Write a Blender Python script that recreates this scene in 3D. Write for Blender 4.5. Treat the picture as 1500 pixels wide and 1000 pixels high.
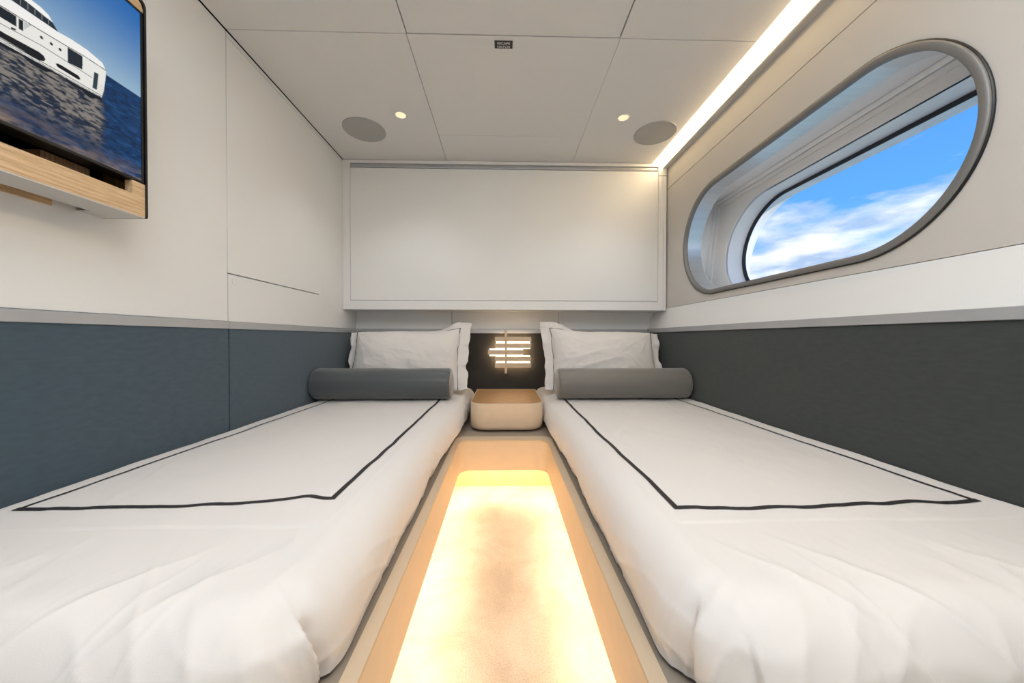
import bpy, bmesh, math
import numpy as np
from mathutils import Vector, Matrix
for o in list(bpy.data.objects): bpy.data.objects.remove(o)
scn = bpy.context.scene
COL = scn.collection
PI = math.pi
EYE = .82                                   # eye height; room: +Y to the head wall, +X to the hull side

# ------------------------------------------------------------------ camera
cam_d = bpy.data.cameras.new('camera'); cam = bpy.data.objects.new('camera', cam_d); COL.objects.link(cam)
yaw, pitch, roll = math.radians(1.41), math.radians(-.62), math.radians(.08)
f = Vector((math.sin(yaw)*math.cos(pitch), math.cos(yaw)*math.cos(pitch), math.sin(pitch)))
r = Vector((math.cos(yaw), -math.sin(yaw), 0)); u = r.cross(f)
r2 = r*math.cos(roll)+u*math.sin(roll); u2 = -r*math.sin(roll)+u*math.cos(roll)
M = Matrix(((r2.x,u2.x,-f.x,0),(r2.y,u2.y,-f.y,0),(r2.z,u2.z,-f.z,EYE),(0,0,0,1)))
cam.matrix_world = M
cam_d.sensor_width = 36; cam_d.lens = 12.0; cam_d.clip_start = .02; cam_d.clip_end = 200
scn.camera = cam

# ------------------------------------------------------------------ sky
W = bpy.data.worlds.new('sky'); scn.world = W; W.use_nodes = True
nt = W.node_tree; nt.nodes.clear()
def N(t, **k):
    n = nt.nodes.new(t)
    for a, b in k.items(): setattr(n, a, b)
    return n
L = lambda a, b: nt.links.new(a, b)
tc = N('ShaderNodeTexCoord'); sp = N('ShaderNodeSeparateXYZ'); L(tc.outputs['Generated'], sp.inputs[0])
ramp = N('ShaderNodeValToRGB'); L(sp.outputs['Z'], ramp.inputs[0])
e = ramp.color_ramp.elements
e[0].position = 0; e[0].color = (.16,.25,.30,1)
e[1].position = 1; e[1].color = (.03,.12,.55,1)
for p, c in ((.495,(.30,.42,.50,1)),(.505,(.40,.60,.80,1)),(.56,(.24,.50,.82,1)),(.64,(.10,.33,.80,1)),(.8,(.06,.22,.70,1))):
    x = e.new(p); x.color = c
mr = N('ShaderNodeMapRange'); L(sp.outputs['Z'], mr.inputs['Value'])
mr.inputs['From Min'].default_value = -1; mr.inputs['From Max'].default_value = 1; L(mr.outputs[0], ramp.inputs[0])
# clouds in long flat banks: stretch the direction vector
mp = N('ShaderNodeMapping'); mp.inputs['Scale'].default_value = (2.6, 2.6, 8.5); mp.inputs['Location'].default_value = (3.1, .4, .3)
L(tc.outputs['Generated'], mp.inputs[0])
ns = N('ShaderNodeTexNoise'); ns.inputs['Scale'].default_value = 2.0; ns.inputs['Detail'].default_value = 7; ns.inputs['Roughness'].default_value = .55
L(mp.outputs[0], ns.inputs['Vector'])
hz = N('ShaderNodeMapRange'); L(sp.outputs['Z'], hz.inputs['Value'])     # cover thins out towards the zenith
hz.inputs['From Min'].default_value = .23; hz.inputs['From Max'].default_value = .36; hz.inputs['To Min'].default_value = .17; hz.inputs['To Max'].default_value = -.20
ad = N('ShaderNodeMath', operation='ADD'); L(ns.outputs['Fac'], ad.inputs[0]); L(hz.outputs[0], ad.inputs[1])
cr = N('ShaderNodeMapRange'); L(ad.outputs[0], cr.inputs['Value']); cr.inputs['From Min'].default_value = .50; cr.inputs['From Max'].default_value = .74
up = N('ShaderNodeMath', operation='GREATER_THAN'); L(sp.outputs['Z'], up.inputs[0]); up.inputs[1].default_value = 0
mu = N('ShaderNodeMath', operation='MULTIPLY'); L(cr.outputs[0], mu.inputs[0]); L(up.outputs[0], mu.inputs[1])
n2 = N('ShaderNodeTexNoise'); n2.inputs['Scale'].default_value = 3.4; n2.inputs['Detail'].default_value = 5; L(mp.outputs[0], n2.inputs['Vector'])
cc = N('ShaderNodeValToRGB'); L(n2.outputs['Fac'], cc.inputs[0])
cc.color_ramp.elements[0].position = .38; cc.color_ramp.elements[0].color = (.34,.46,.66,1)
cc.color_ramp.elements[1].position = .62; cc.color_ramp.elements[1].color = (.82,.84,.86,1)
mx = N('ShaderNodeMix', data_type='RGBA'); L(mu.outputs[0], mx.inputs[0]); L(ramp.outputs[0], mx.inputs[6]); L(cc.outputs[0], mx.inputs[7])
bg = N('ShaderNodeBackground'); L(mx.outputs[2], bg.inputs[0]); bg.inputs[1].default_value = 1.1
sd = bpy.data.lights.new('sun','SUN'); sd.energy = 2.2; sd.angle = .01; sd.color = (1,.96,.9)
so_ = bpy.data.objects.new('sun', sd); COL.objects.link(so_); so_.location = (6,-9,3); so_.rotation_euler = Vector((-.22,.93,-.16)).to_track_quat('-Z','Y').to_euler()
L(bg.outputs[0], N('ShaderNodeOutputWorld').inputs[0])

vs = scn.view_settings
scn.display_settings.display_device = 'sRGB'
vs.view_transform = 'Standard'; vs.look = 'None'; vs.gamma = 1; vs.use_curve_mapping = False
vs.exposure = 0.35
P_FILL, P_DOWN, P_LED, P_COVE, P_LAMP = 11.2, 6.5, 30, 15, 7   # light levels: added unseen fill lights overhead, downlights, toe kick strips, cove, wall lamp

# ------------------------------------------------------------------ materials
def lin(c):
    return tuple((x/12.92 if x <= .04045 else ((x+.055)/1.055)**2.4) for x in [v/255 for v in c])
def mat(name, rgb, rough=.6, metal=0, bump=0, bscale=200, var=0, vscale=6, stretch=(1,1,1), sheen=0, coat=0, emit=None, estr=0, weave=0, spec=.5):
    m = bpy.data.materials.new(name); m.use_nodes = True; t = m.node_tree; b = t.nodes['Principled BSDF']
    c = lin(rgb); b.inputs['Base Color'].default_value = (*c, 1); b.inputs['Roughness'].default_value = rough; b.inputs['Metallic'].default_value = metal
    b.inputs['Specular IOR Level'].default_value = spec
    if sheen: b.inputs['Sheen Weight'].default_value = sheen
    if coat: b.inputs['Coat Weight'].default_value = coat
    if emit: b.inputs['Emission Color'].default_value = (*emit, 1); b.inputs['Emission Strength'].default_value = estr
    if bump or var or weave:
        tc = t.nodes.new('ShaderNodeTexCoord'); mp = t.nodes.new('ShaderNodeMapping'); mp.inputs['Scale'].default_value = stretch
        t.links.new(tc.outputs['Object'], mp.inputs[0])
    if var:
        n = t.nodes.new('ShaderNodeTexNoise'); n.inputs['Scale'].default_value = vscale; n.inputs['Detail'].default_value = 6; t.links.new(mp.outputs[0], n.inputs['Vector'])
        rp = t.nodes.new('ShaderNodeValToRGB'); t.links.new(n.outputs['Fac'], rp.inputs[0])
        rp.color_ramp.elements[0].position = .3; rp.color_ramp.elements[1].position = .7
        rp.color_ramp.elements[0].color = (*[x*(1-var) for x in c], 1); rp.color_ramp.elements[1].color = (*[min(1,x*(1+var)) for x in c], 1)
        t.links.new(rp.outputs[0], b.inputs['Base Color'])
    if bump:
        n = t.nodes.new('ShaderNodeTexNoise'); n.inputs['Scale'].default_value = bscale; n.inputs['Detail'].default_value = 4; t.links.new(mp.outputs[0], n.inputs['Vector'])
        bp = t.nodes.new('ShaderNodeBump'); bp.inputs['Strength'].default_value = bump; bp.inputs['Distance'].default_value = .002
        t.links.new(n.outputs['Fac'], bp.inputs['Height']); t.links.new(bp.outputs[0], b.inputs['Normal'])
    if weave:   # two crossed thread waves
        ws = []
        for d in ('Y', 'Z'):
            w = t.nodes.new('ShaderNodeTexWave'); w.bands_direction = d; w.inputs['Scale'].default_value = weave; w.inputs['Distortion'].default_value = 1.2; w.inputs['Detail'].default_value = 2
            t.links.new(tc.outputs['Object'], w.inputs['Vector']); ws.append(w)
        a = t.nodes.new('ShaderNodeMath'); a.operation = 'ADD'; t.links.new(ws[0].outputs['Fac'], a.inputs[0]); t.links.new(ws[1].outputs['Fac'], a.inputs[1])
        bp = t.nodes.new('ShaderNodeBump'); bp.inputs['Strength'].default_value = .35; bp.inputs['Distance'].default_value = .0015
        t.links.new(a.outputs[0], bp.inputs['Height']); t.links.new(bp.outputs[0], b.inputs['Normal'])
    return m
white   = mat('white_panel', (228,229,229), .55, bump=.05, bscale=500, var=.012, vscale=3)
ceilm   = mat('ceiling_panel_leather', (226,225,223), .6, bump=.06, bscale=500, var=.015, vscale=3)
cream   = mat('cream_hull_panel', (205,201,195), .6, bump=.08, bscale=600, var=.015, vscale=3)
cabm    = mat('cabinet_white', (229,230,230), .4, var=.01, vscale=4)
dark    = mat('dark_gap', (30,28,26), .8)
trimm   = mat('satin_grey_trim', (186,188,191), .4, metal=.4, var=.04, vscale=9)
skytintf   = mat('sky_tinted_fabric', (60,79,92), .9, var=.12, vscale=60, stretch=(1,.5,1.6), weave=420, sheen=.25)  # charcoal fabric with the blue window light put into its colour
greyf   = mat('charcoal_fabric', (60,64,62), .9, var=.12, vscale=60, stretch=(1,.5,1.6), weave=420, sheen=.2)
headf   = mat('headboard_fabric', (52,49,46), .8, var=.1, vscale=14, bump=.3, bscale=300)
linen   = mat('white_linen', (221,217,214), .75, bump=.12, bscale=900, sheen=.15)
stripe  = mat('black_stripe', (38,34,36), .7)
bolL    = mat('charcoal_satin', (74,78,81), .42, bump=.15, bscale=700, sheen=.4)
bolR    = mat('taupe_satin', (112,109,104), .42, bump=.15, bscale=700, sheen=.4)
bolend  = mat('bolster_end_satin', (150,148,144), .5, sheen=.4)
def wood(name, a, b, scale=(4,60,60), rough=.45):
    m = bpy.data.materials.new(name); m.use_nodes = True; t = m.node_tree; bs = t.nodes['Principled BSDF']; bs.inputs['Roughness'].default_value = rough
    tc = t.nodes.new('ShaderNodeTexCoord'); mp = t.nodes.new('ShaderNodeMapping'); mp.inputs['Scale'].default_value = scale; t.links.new(tc.outputs['Object'], mp.inputs[0])
    n = t.nodes.new('ShaderNodeTexNoise'); n.inputs['Scale'].default_value = 3; n.inputs['Detail'].default_value = 8; n.inputs['Roughness'].default_value = .7; t.links.new(mp.outputs[0], n.inputs['Vector'])
    rp = t.nodes.new('ShaderNodeValToRGB'); rp.color_ramp.elements[0].position = .32; rp.color_ramp.elements[1].position = .62
    rp.color_ramp.elements[0].color = (*lin(a),1); rp.color_ramp.elements[1].color = (*lin(b),1); t.links.new(n.outputs['Fac'], rp.inputs[0]); t.links.new(rp.outputs[0], bs.inputs['Base Color'])
    bp = t.nodes.new('ShaderNodeBump'); bp.inputs['Strength'].default_value = .15; bp.inputs['Distance'].default_value = .001; t.links.new(n.outputs['Fac'], bp.inputs['Height']); t.links.new(bp.outputs[0], bs.inputs['Normal'])
    return m
oakY    = wood('oak_along_wall', (168,135,98), (214,186,148), (60,3,70))
oakX    = wood('oak_nightstand', (136,100,62), (180,138,92), (5,55,55))
oakV    = wood('ribbed_oak', (196,160,112), (226,196,150), (70,70,3))
leather = mat('beige_leather', (216,194,166), .5, bump=.25, bscale=450, var=.02, vscale=20)
capm    = mat('ledge_beige', (196,176,150), .5, bump=.1, bscale=400)
trayM   = mat('taupe_tray', (150,138,124), .6)
silver  = mat('brushed_aluminium', (225,230,234), .32, metal=.9, var=.05, vscale=5, stretch=(1,8,8))
silvd   = mat('grey_ring_metal', (132,131,130), .5, metal=.5)
paleb   = mat('pale_gloss_white', (244,246,248), .35)
railm   = mat('blind_rail_grey', (232,232,232), .5)
navyg   = mat('dark_gasket', (18,26,40), .5)
hullw   = mat('rough_hull_white', (240,242,245), .7, bump=.6, bscale=40, var=.08, vscale=12)
grill   = mat('speaker_grille_cloth', (176,176,174), .8, bump=.4, bscale=900)
bronze  = mat('champagne_bronze', (226,202,172), .45, metal=.25, bump=.1, bscale=300)
black   = mat('black_plastic', (14,15,17), .35)
darkwd  = wood('shadowed_walnut', (84,62,40), (130,98,64), (60,70,3))
greyund = mat('pale_grey_leather', (196,195,192), .55, bump=.1, bscale=500)
warm    = (1.0, .70, .36)
def glow(name, rgb, s):
    return mat(name, (255,240,215), .6, emit=rgb, estr=s)
ledm    = glow('toe_kick_led', (1.0,.86,.62), P_LED)
covem   = glow('cove_led_diffuser', (1.0,.74,.42), P_COVE)
lampm   = glow('wall_lamp_led', (1.0,.74,.44), P_LAMP)
lensm   = glow('downlight_lens', (1.0,.78,.45), .62)
bulbm   = glow('fill_light_glow', (1.0,.95,.88), P_FILL)
# carpet: mottled plush
m = carpet = bpy.data.materials.new('beige_carpet'); m.use_nodes = True; t = m.node_tree; b = t.nodes['Principled BSDF']; b.inputs['Roughness'].default_value = .95; b.inputs['Sheen Weight'].default_value = .3
tcn = t.nodes.new('ShaderNodeTexCoord')
na = t.nodes.new('ShaderNodeTexNoise'); na.inputs['Scale'].default_value = 5; na.inputs['Detail'].default_value = 8; na.inputs['Roughness'].default_value = .65; na.inputs['Distortion'].default_value = .6
nb = t.nodes.new('ShaderNodeTexNoise'); nb.inputs['Scale'].default_value = 260; nb.inputs['Detail'].default_value = 3
for n in (na, nb): t.links.new(tcn.outputs['Object'], n.inputs['Vector'])
rp = t.nodes.new('ShaderNodeValToRGB'); t.links.new(na.outputs['Fac'], rp.inputs[0]); rp.color_ramp.elements[0].position = .36; rp.color_ramp.elements[1].position = .6
rp.color_ramp.elements[0].color = (*lin((207,193,172)),1); rp.color_ramp.elements[1].color = (*lin((226,216,198)),1)
mm = t.nodes.new('ShaderNodeMix'); mm.data_type = 'RGBA'; mm.blend_type = 'MULTIPLY'; mm.inputs[0].default_value = .35; t.links.new(rp.outputs[0], mm.inputs[6])
r3 = t.nodes.new('ShaderNodeValToRGB'); r3.color_ramp.elements[0].position = .35; r3.color_ramp.elements[1].position = .6; r3.color_ramp.elements[0].color = (.45,.42,.38,1); t.links.new(nb.outputs['Fac'], r3.inputs[0]); t.links.new(r3.outputs[0], mm.inputs[7])
t.links.new(mm.outputs[2], b.inputs['Base Color'])
bp = t.nodes.new('ShaderNodeBump'); bp.inputs['Strength'].default_value = .7; bp.inputs['Distance'].default_value = .004; t.links.new(nb.outputs['Fac'], bp.inputs['Height']); t.links.new(bp.outputs[0], b.inputs['Normal'])
# clear glass with a straight-through component
m = glass = bpy.data.materials.new('clear_glass'); m.use_nodes = True; b = m.node_tree.nodes['Principled BSDF']
b.inputs['Transmission Weight'].default_value = 1; b.inputs['Roughness'].default_value = 0; b.inputs['IOR'].default_value = 1.02; b.inputs['Base Color'].default_value = (1,1,1,1)

# ------------------------------------------------------------------ helpers
def obj(name, bm, m, parent=None, smooth=False, kind=None):
    me = bpy.data.meshes.new(name)
    bmesh.ops.recalc_face_normals(bm, faces=bm.faces); bm.to_mesh(me); bm.free()
    me.materials.append(m)
    if smooth:
        for p in me.polygons: p.use_smooth = True
    o = bpy.data.objects.new(name, me); COL.objects.link(o)
    if parent is not None: o.parent = parent; o.matrix_parent_inverse = parent.matrix_world.inverted()
    if kind: o['kind'] = kind
    return o
def thing(name, label, cat, loc=(0,0,0), group=None):
    o = bpy.data.objects.new(name, None); COL.objects.link(o); o.location = loc; o.empty_display_size = .05
    o.matrix_world = Matrix.Translation(loc)
    o['label'] = label; o['category'] = cat
    if group: o['group'] = group
    return o
def tag(o, label, cat, group=None):
    o['label'] = label; o['category'] = cat
    if group: o['group'] = group
    return o
def struct(name, loc=(0,0,0)):
    o = bpy.data.objects.new(name, None); COL.objects.link(o); o.location = loc; o.matrix_world = Matrix.Translation(loc); o.empty_display_size = .05; o['kind'] = 'structure'; return o
def box(x0,x1,y0,y1,z0,z1, bev=0, bm=None, seg=2):
    new = bmesh.new()
    v = bmesh.ops.create_cube(new, size=1)['verts']
    for q in v: q.co = Vector(((x0+x1)/2+q.co.x*(x1-x0), (y0+y1)/2+q.co.y*(y1-y0), (z0+z1)/2+q.co.z*(z1-z0)))
    if bev: bmesh.ops.bevel(new, geom=list(new.edges), offset=bev, segments=seg, affect='EDGES', profile=.5)
    if bm is None: return new
    me = bpy.data.meshes.new('tmp'); new.to_mesh(me); new.free(); bm.from_mesh(me); bpy.data.meshes.remove(me); return bm
def rrect(x0,x1,y0,y1,r,n=8, corners=(1,1,1,1)):
    """counter-clockwise rounded rectangle; corner order: (x1,y1),(x0,y1),(x0,y0),(x1,y0)"""
    out = []
    for k,(cx,cy,sx,sy) in enumerate(((x1,y1,-1,-1),(x0,y1,1,-1),(x0,y0,1,1),(x1,y0,-1,1))):
        if not corners[k] or r <= 0: out.append((cx,cy)); continue
        for i in range(n+1):
            a = PI/2*k + PI/2*i/n
            out.append((cx+sx*r+r*math.cos(a), cy+sy*r+r*math.sin(a)))
    return out
def loft(rings, bm=None, closed=True, cap0=False, cap1=False):
    bm = bm or bmesh.new()
    R = [[bm.verts.new(p) for p in ring] for ring in rings]
    n = len(R[0])
    for a,b in zip(R, R[1:]):
        for i in range(n if closed else n-1):
            bm.faces.new((a[i],a[(i+1)%n],b[(i+1)%n],b[i]))
    if cap0: bm.faces.new(R[0])
    if cap1: bm.faces.new(R[-1])
    return bm
def prism(pts, z0, z1, bev=0, bm=None):
    """extrude a plan outline; optional small chamfer ring top and bottom"""
    if bev:
        P = np.array(pts); nrm = np.roll(P,-1,0)-np.roll(P,1,0); nrm = np.stack([nrm[:,1],-nrm[:,0]],1); nrm /= np.linalg.norm(nrm,axis=1,keepdims=True)+1e-9
        I = P-nrm*bev
        rings = [[(*p,z0) for p in I],[(*p,z0+bev) for p in P],[(*p,z1-bev) for p in P],[(*p,z1) for p in I]]
    else: rings = [[(*p,z0) for p in pts],[(*p,z1) for p in pts]]
    return loft(rings, bm, True, True, True)
def holed(outer, hole, place, thick):
    """flat panel with a hole; place maps 2D to 3D; thick = 3D extrusion vector"""
    bm = bmesh.new(); es = []
    for ring in (outer, hole):
        vs_ = [bm.verts.new(place(*p)) for p in ring]
        for i in range(len(vs_)): es.append(bm.edges.new((vs_[i], vs_[(i+1)%len(vs_)])))
    bmesh.ops.triangle_fill(bm, use_beauty=True, use_dissolve=False, edges=es)
    fs = list(bm.faces)
    ex = bmesh.ops.extrude_face_region(bm, geom=fs, use_keep_orig=True)
    for g in ex['geom']:
        if isinstance(g, bmesh.types.BMVert): g.co += Vector(thick)
    return bm
def tube(path, rad, n=8, bm=None, closed=False, flat=1.0):
    P = [Vector(p) for p in path]; rings = []
    for i,p in enumerate(P):
        a = P[(i-1)%len(P)] if (closed or i>0) else p; b = P[(i+1)%len(P)] if (closed or i<len(P)-1) else p
        t_ = (b-a).normalized(); s = t_.cross(Vector((0,0,1)))
        if s.length < .05: s = t_.cross(Vector((0,1,0)))
        s.normalize(); w = s.cross(t_)
        rings.append([p+s*rad*math.cos(2*PI*k/n)+w*rad*flat*math.sin(2*PI*k/n) for k in range(n)])
    if closed: rings.append(rings[0])
    bm = loft(rings, bm, True, not closed, not closed)
    if closed: bmesh.ops.remove_doubles(bm, verts=bm.verts, dist=1e-6)
    return bm
def disc_stack(cx, cy, prof, n=48, bm=None):
    """lathe around a vertical axis: prof = [(radius, z)]"""
    return loft([[(cx+rr*math.cos(2*PI*k/n), cy+rr*math.sin(2*PI*k/n), z) for k in range(n)] for rr,z in prof], bm, True, True, True)
rng = np.random.RandomState(7)
TAB = rng.rand(8,256,256)
def vn(x, y, k=0):
    """smooth value noise in -1..1"""
    x = np.asarray(x,float)+1000; y = np.asarray(y,float)+1000
    xi = np.floor(x).astype(int); yi = np.floor(y).astype(int); fx = x-xi; fy = y-yi
    fx = fx*fx*fx*(fx*(fx*6-15)+10); fy = fy*fy*fy*(fy*(fy*6-15)+10); T = TAB[k%8]
    g = lambda a,b: T[a%256, b%256]
    return 2*((g(xi,yi)*(1-fx)+g(xi+1,yi)*fx)*(1-fy)+(g(xi,yi+1)*(1-fx)+g(xi+1,yi+1)*fx)*fy)-1
def fbm(x,y,k=0,o=4):
    s = 0; a = 1; t_ = 0
    for i in range(o): s = s+a*vn(x*2**i+i*7.3, y*2**i+i*3.1, k+i); t_ += a; a *= .5
    return s/t_
def sst(a,b,x):
    x = np.clip((x-a)/(b-a),0,1); return x*x*(3-2*x)
def grid_obj(name, P, m, parent=None, mask=None, thick=0):
    """P: (nu,nv,3) grid of points -> smooth mesh"""
    nu,nv,_ = P.shape; idx = np.arange(nu*nv).reshape(nu,nv)
    q = np.stack([idx[:-1,:-1],idx[1:,:-1],idx[1:,1:],idx[:-1,1:]],-1)
    if mask is not None: q = q[mask[:-1,:-1]&mask[1:,:-1]&mask[1:,1:]&mask[:-1,1:]]
    q = q.reshape(-1,4)
    used, inv = np.unique(q, return_inverse=True); V = P.reshape(-1,3)[used]; F = inv.reshape(-1,4)
    me = bpy.data.meshes.new(name); me.from_pydata(V.tolist(), [], F.tolist()); me.update()
    me.materials.append(m); me.polygons.foreach_set('use_smooth', [True]*len(me.polygons))
    o = bpy.data.objects.new(name, me); COL.objects.link(o)
    if parent is not None: o.parent = parent; o.matrix_parent_inverse = parent.matrix_world.inverted()
    return o
Z = lambda z: z+EYE
XL, XR, XW = -1.12, 1.12, 1.166
YB, YF = 2.62, -1.0
CZ = Z(1.238)

# ------------------------------------------------------------------ ROOM SHELL
fl = obj('floor', box(-1.3,1.3,YF,2.7,-.06,0), carpet, kind='structure')
# ceiling: dark backing, separate leather panels with joints
ce = struct('ceiling', (0,1,CZ))
obj('ceiling_backing', box(-1.3,1.36,YF-.05,YB+.15,CZ+.06,CZ+.1), dark, ce)
def cpan(x0,x1,y0,y1): obj('ceiling_panel', box(x0,x1,y0,y1,CZ,CZ+.03,.0012,seg=1), ceilm, ce)
for a in ((-1.1165,-.3985,.35,1.4135),(-.3945,.4765,.35,1.4115),(.4815,1.055,.35,1.4135),
          (-1.1165,-.4,1.416,2.45),(-.3978,.481,1.416,2.1085),(-.3978,.481,2.1105,2.45),(.4822,1.055,1.416,2.45),
          (-1.1165,-.3985,YF,.347),(-.3945,.4765,YF,.347),(.4815,1.055,YF,.347)): cpan(*a)
# wall left: upper panels, door panel cut by a groove, upholstery below
wl = struct('wall_left', (XL,.8,0))
obj('wall_backing', box(XL-.08,XL-.022,YF-.1,YB+.1,0,CZ+.1), dark, wl)
def wpan(y0,y1,z0,z1,m=white,p=wl): return obj('wall_panel', box(XL-.02,XL,y0,y1,z0,z1,.001,seg=1), m, p)
wpan(YF,.36,Z(.066),CZ-.0025); wpan(.3625,1.4150,Z(.066),CZ-.0025)
wpan(1.4185,2.15,Z(.263),Z(1.214)); 
bm = box(XL-.02,XL,1.4185,2.102,Z(.066),Z(.2585)); box(XL-.02,XL,2.102,2.15,Z(.066),Z(.263),bm=bm); box(XL-.02,XL,2.15,YB,Z(.066),Z(1.214),bm=bm)
obj('wall_panel', bm, white, wl)
obj('wall_panel', box(XL-.02,XL,1.4185,YB,Z(1.217),CZ-.0025,.001,seg=1), white, wl)
obj('push_latch', loft([[(XL+dx, 1.452+rr*math.cos(k*PI/12), Z(.233)+rr*math.sin(k*PI/12)) for k in range(24)] for dx,rr in ((0,.014),(.0012,.014),(.0016,.012),(.0006,.0105))],cap1=True), white, wl)
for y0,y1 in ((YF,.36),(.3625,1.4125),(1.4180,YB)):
    obj('upholstered_panel', box(XL-.02,XL+.004,y0,y1,.0004,Z(.0345),.0012), skytintf, wl)
bm = bmesh.new()
for y0,y1 in ((YF,1.4155),(1.4175,YB)): box(XL-.02,XL+.008,y0,y1,Z(.0345),Z(.0645),.0015,bm,1)
obj('trim_1', bm, trimm, kind='structure')
# wall right
wr = struct('wall_right', (XW,.8,0))
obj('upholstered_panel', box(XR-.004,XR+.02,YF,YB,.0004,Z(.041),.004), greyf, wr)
obj('sloped_panel', loft([[(XR-.002,y,Z(.071)),(XW,y,Z(.212)),(XW+.05,y,Z(.212)),(XR+.05,y,Z(.071))] for y in (YF,YB)],cap0=True,cap1=True), white, wr)
obj('trim_2', box(XR-.010,XR+.02,YF,YB,Z(.041),Z(.071),.0015,seg=1), trimm, kind='structure')
obj('wall_panel', box(XW,XW+.02,YF,YB,Z(1.060),CZ+.0,.001,seg=1), cream, wr)
obj('joint_backing', box(XW+.015,XW+.03,YF,YB,Z(1.03),CZ+.08), dark, wr)
def pill(y0,y1,z0,z1,n=20): return rrect(y0,y1,z0,z1,(z1-z0)/2-.0005,n)
WY0,WY1,WZ0,WZ1 = .789,2.182,.250,.878
hole = [(y,z) for y,z in pill(WY0+.004,WY1-.004,WZ0+.004,WZ1-.004)]
obj('wall_panel', holed([(YF,.214),(YB,.214),(YB,1.056),(YF,1.056)], hole, lambda y,z:(XW,y,Z(z)), (.018,0,0)), cream, wr)
# wall back: three light panels above the trim, dark padded panel below
wb = struct('wall_back', (0,YB,0))
obj('wall_backing', box(-1.25,1.3,YB+.02,YB+.08,0,CZ+.1), dark, wb)
for x0,x1 in ((XL,-.3965),(-.3935,.4225),(.4255,XR+.05)):
    obj('wall_panel', box(x0,x1,YB,YB+.02,Z(.066),Z(.5),.001,seg=1), white, wb)
for x0,x1 in ((XL+.004,-.33),(-.328,.38),(.382,XR-.004)):
    obj('upholstered_panel', box(x0,x1,YB-.006,YB+.02,.0004,Z(.0345),.004), headf, wb)
obj('trim_3', box(XL+.008,XR-.01,YB-.012,YB+.02,Z(.0345),Z(.065),.0015,seg=1), trimm, kind='structure')
# wall behind the camera with its door
wf = struct('wall_front', (0,YF,0))
obj('wall_panel', box(-1.12,-.42,YF-.06,YF,0,CZ), white, wf); obj('wall_panel', box(.42,1.3,YF-.06,YF,0,CZ), white, wf); obj('wall_panel', box(-.42,.42,YF-.06,YF,1.98,CZ), white, wf)
dr = obj('door_1', box(-.415,.415,YF-.05,YF-.01,.01,1.975,.002), cabm, kind='structure')
bm = tube([(.33,YF-.01,1.0),(.33,YF+.035,1.0),(.23,YF+.035,1.0)],.008); obj('door_handle', bm, silver, dr)
obj('sun_block', box(-1.6,1.7,YF-.2,YF-.12,-.2,2.6), dark, wf)  # added out of view to stop sun leaking in around this wall
# aluminium profile and cove light along the ceiling edge
obj('trim_4', loft([[(1.1305,y,CZ-.031),(1.134,y,CZ-.034),(1.166,y,CZ-.034),(1.166,y,CZ+.05),(1.1305,y,CZ+.05)] for y in (YF,2.41)],cap0=True,cap1=True), greyund, kind='structure')
cv = thing('cove_light', 'long warm linear light glowing in the ceiling slot above the window', 'light', (1.096,1,CZ))
obj('diffuser', loft([[(1.130,y,CZ-.0235),(1.1285,y,CZ-.0235),(1.1265,y,CZ-.018),(1.1265,y,CZ+.02),(1.130,y,CZ+.02)] for y in (YF+.02,2.408)],cap0=True,cap1=True), covem, cv)
obj('channel', loft([[(1.0555,y,CZ+.0005),(1.0555,y,CZ+.021),(1.130,y,CZ+.021),(1.130,y,CZ+.026),(1.054,y,CZ+.026),(1.054,y,CZ+.0005)] for y in (YF+.02,2.408)],cap0=True,cap1=True), cabm, cv)
obj('end_cap', box(1.050,1.135,2.4085,2.4095,CZ-.001,CZ+.03), cabm, cv)

# ------------------------------------------------------------------ WINDOW
win = struct('window_1', (XW,1.48,Z(.56)))
def ring3(pts, X): return [((X(z) if callable(X) else X), y, Z(z)) for y,z in pts]
d = .022
o_, i_ = pill(WY0,WY1,WZ0,WZ1), pill(WY0+d,WY1-d,WZ0+d,WZ1-d)
i2 = pill(WY0+.004,WY1-.004,WZ0+.004,WZ1-.004); i3 = pill(WY0+d-.004,WY1-d+.004,WZ0+d-.004,WZ1-d+.004)
obj('gasket', loft([ring3(pill(WY0-.004,WY1+.004,WZ0-.004,WZ1+.004),XW-.001),ring3(pill(WY0-.004,WY1+.004,WZ0-.004,WZ1+.004),XW-.006),ring3(pill(WY0+.002,WY1-.002,WZ0+.002,WZ1-.002),XW-.006)]), black, win, True)
obj('frame_ring', loft([ring3(o_,XW-.001),ring3(o_,XW-.009),ring3(i2,XW-.012),ring3(i3,XW-.012),ring3(i_,XW-.009),ring3(i_,XW+.01)]), silvd, win, True)
XI = 1.262
obj('metal_reveal', loft([ring3(i_,XW+.01),ring3(i_,XI)]), silver, win, True)
PX = lambda z: 1.385-.11*(.849-z)
GX = lambda z: 1.490-.11*(.849-z)
# white box between the lining and the hull
cy0,cy1,cz0,cz1 = .62,2.20,.19,.872
bm = holed([(cy0,cz0),(cy1,cz0),(cy1,cz1),(cy0,cz1)], i_, lambda y,z:(XI,y,Z(z)), (.003,0,0)); obj('box_front', bm, paleb, win)
sq = [(cy0,cz0),(cy1,cz0),(cy1,cz1),(cy0,cz1)]
obj('box_side', loft([ring3(sq,XI+.003),ring3(sq,lambda z:PX(z)+.002)]), paleb, win)
h2 = pill(.70,2.040,.232,.778,24)
obj('inner_panel', holed(sq, h2, lambda y,z:(PX(z),y,Z(z)), (.01,0,0)), railm, win)
def rectring(a, b, dx0, dx1):
    """rectangular rail: outer inset a, inner inset b, standing dx proud of the inner panel"""
    q = lambda k,dx: [(PX(z)-dx, y, Z(z)) for y,z in ((cy0+k,cz0+k),(cy1-k,cz0+k),(cy1-k,cz1-k),(cy0+k,cz1-k))]
    return loft([q(a,0),q(a,dx0),q(b,dx1),q(b,0)])
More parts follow.
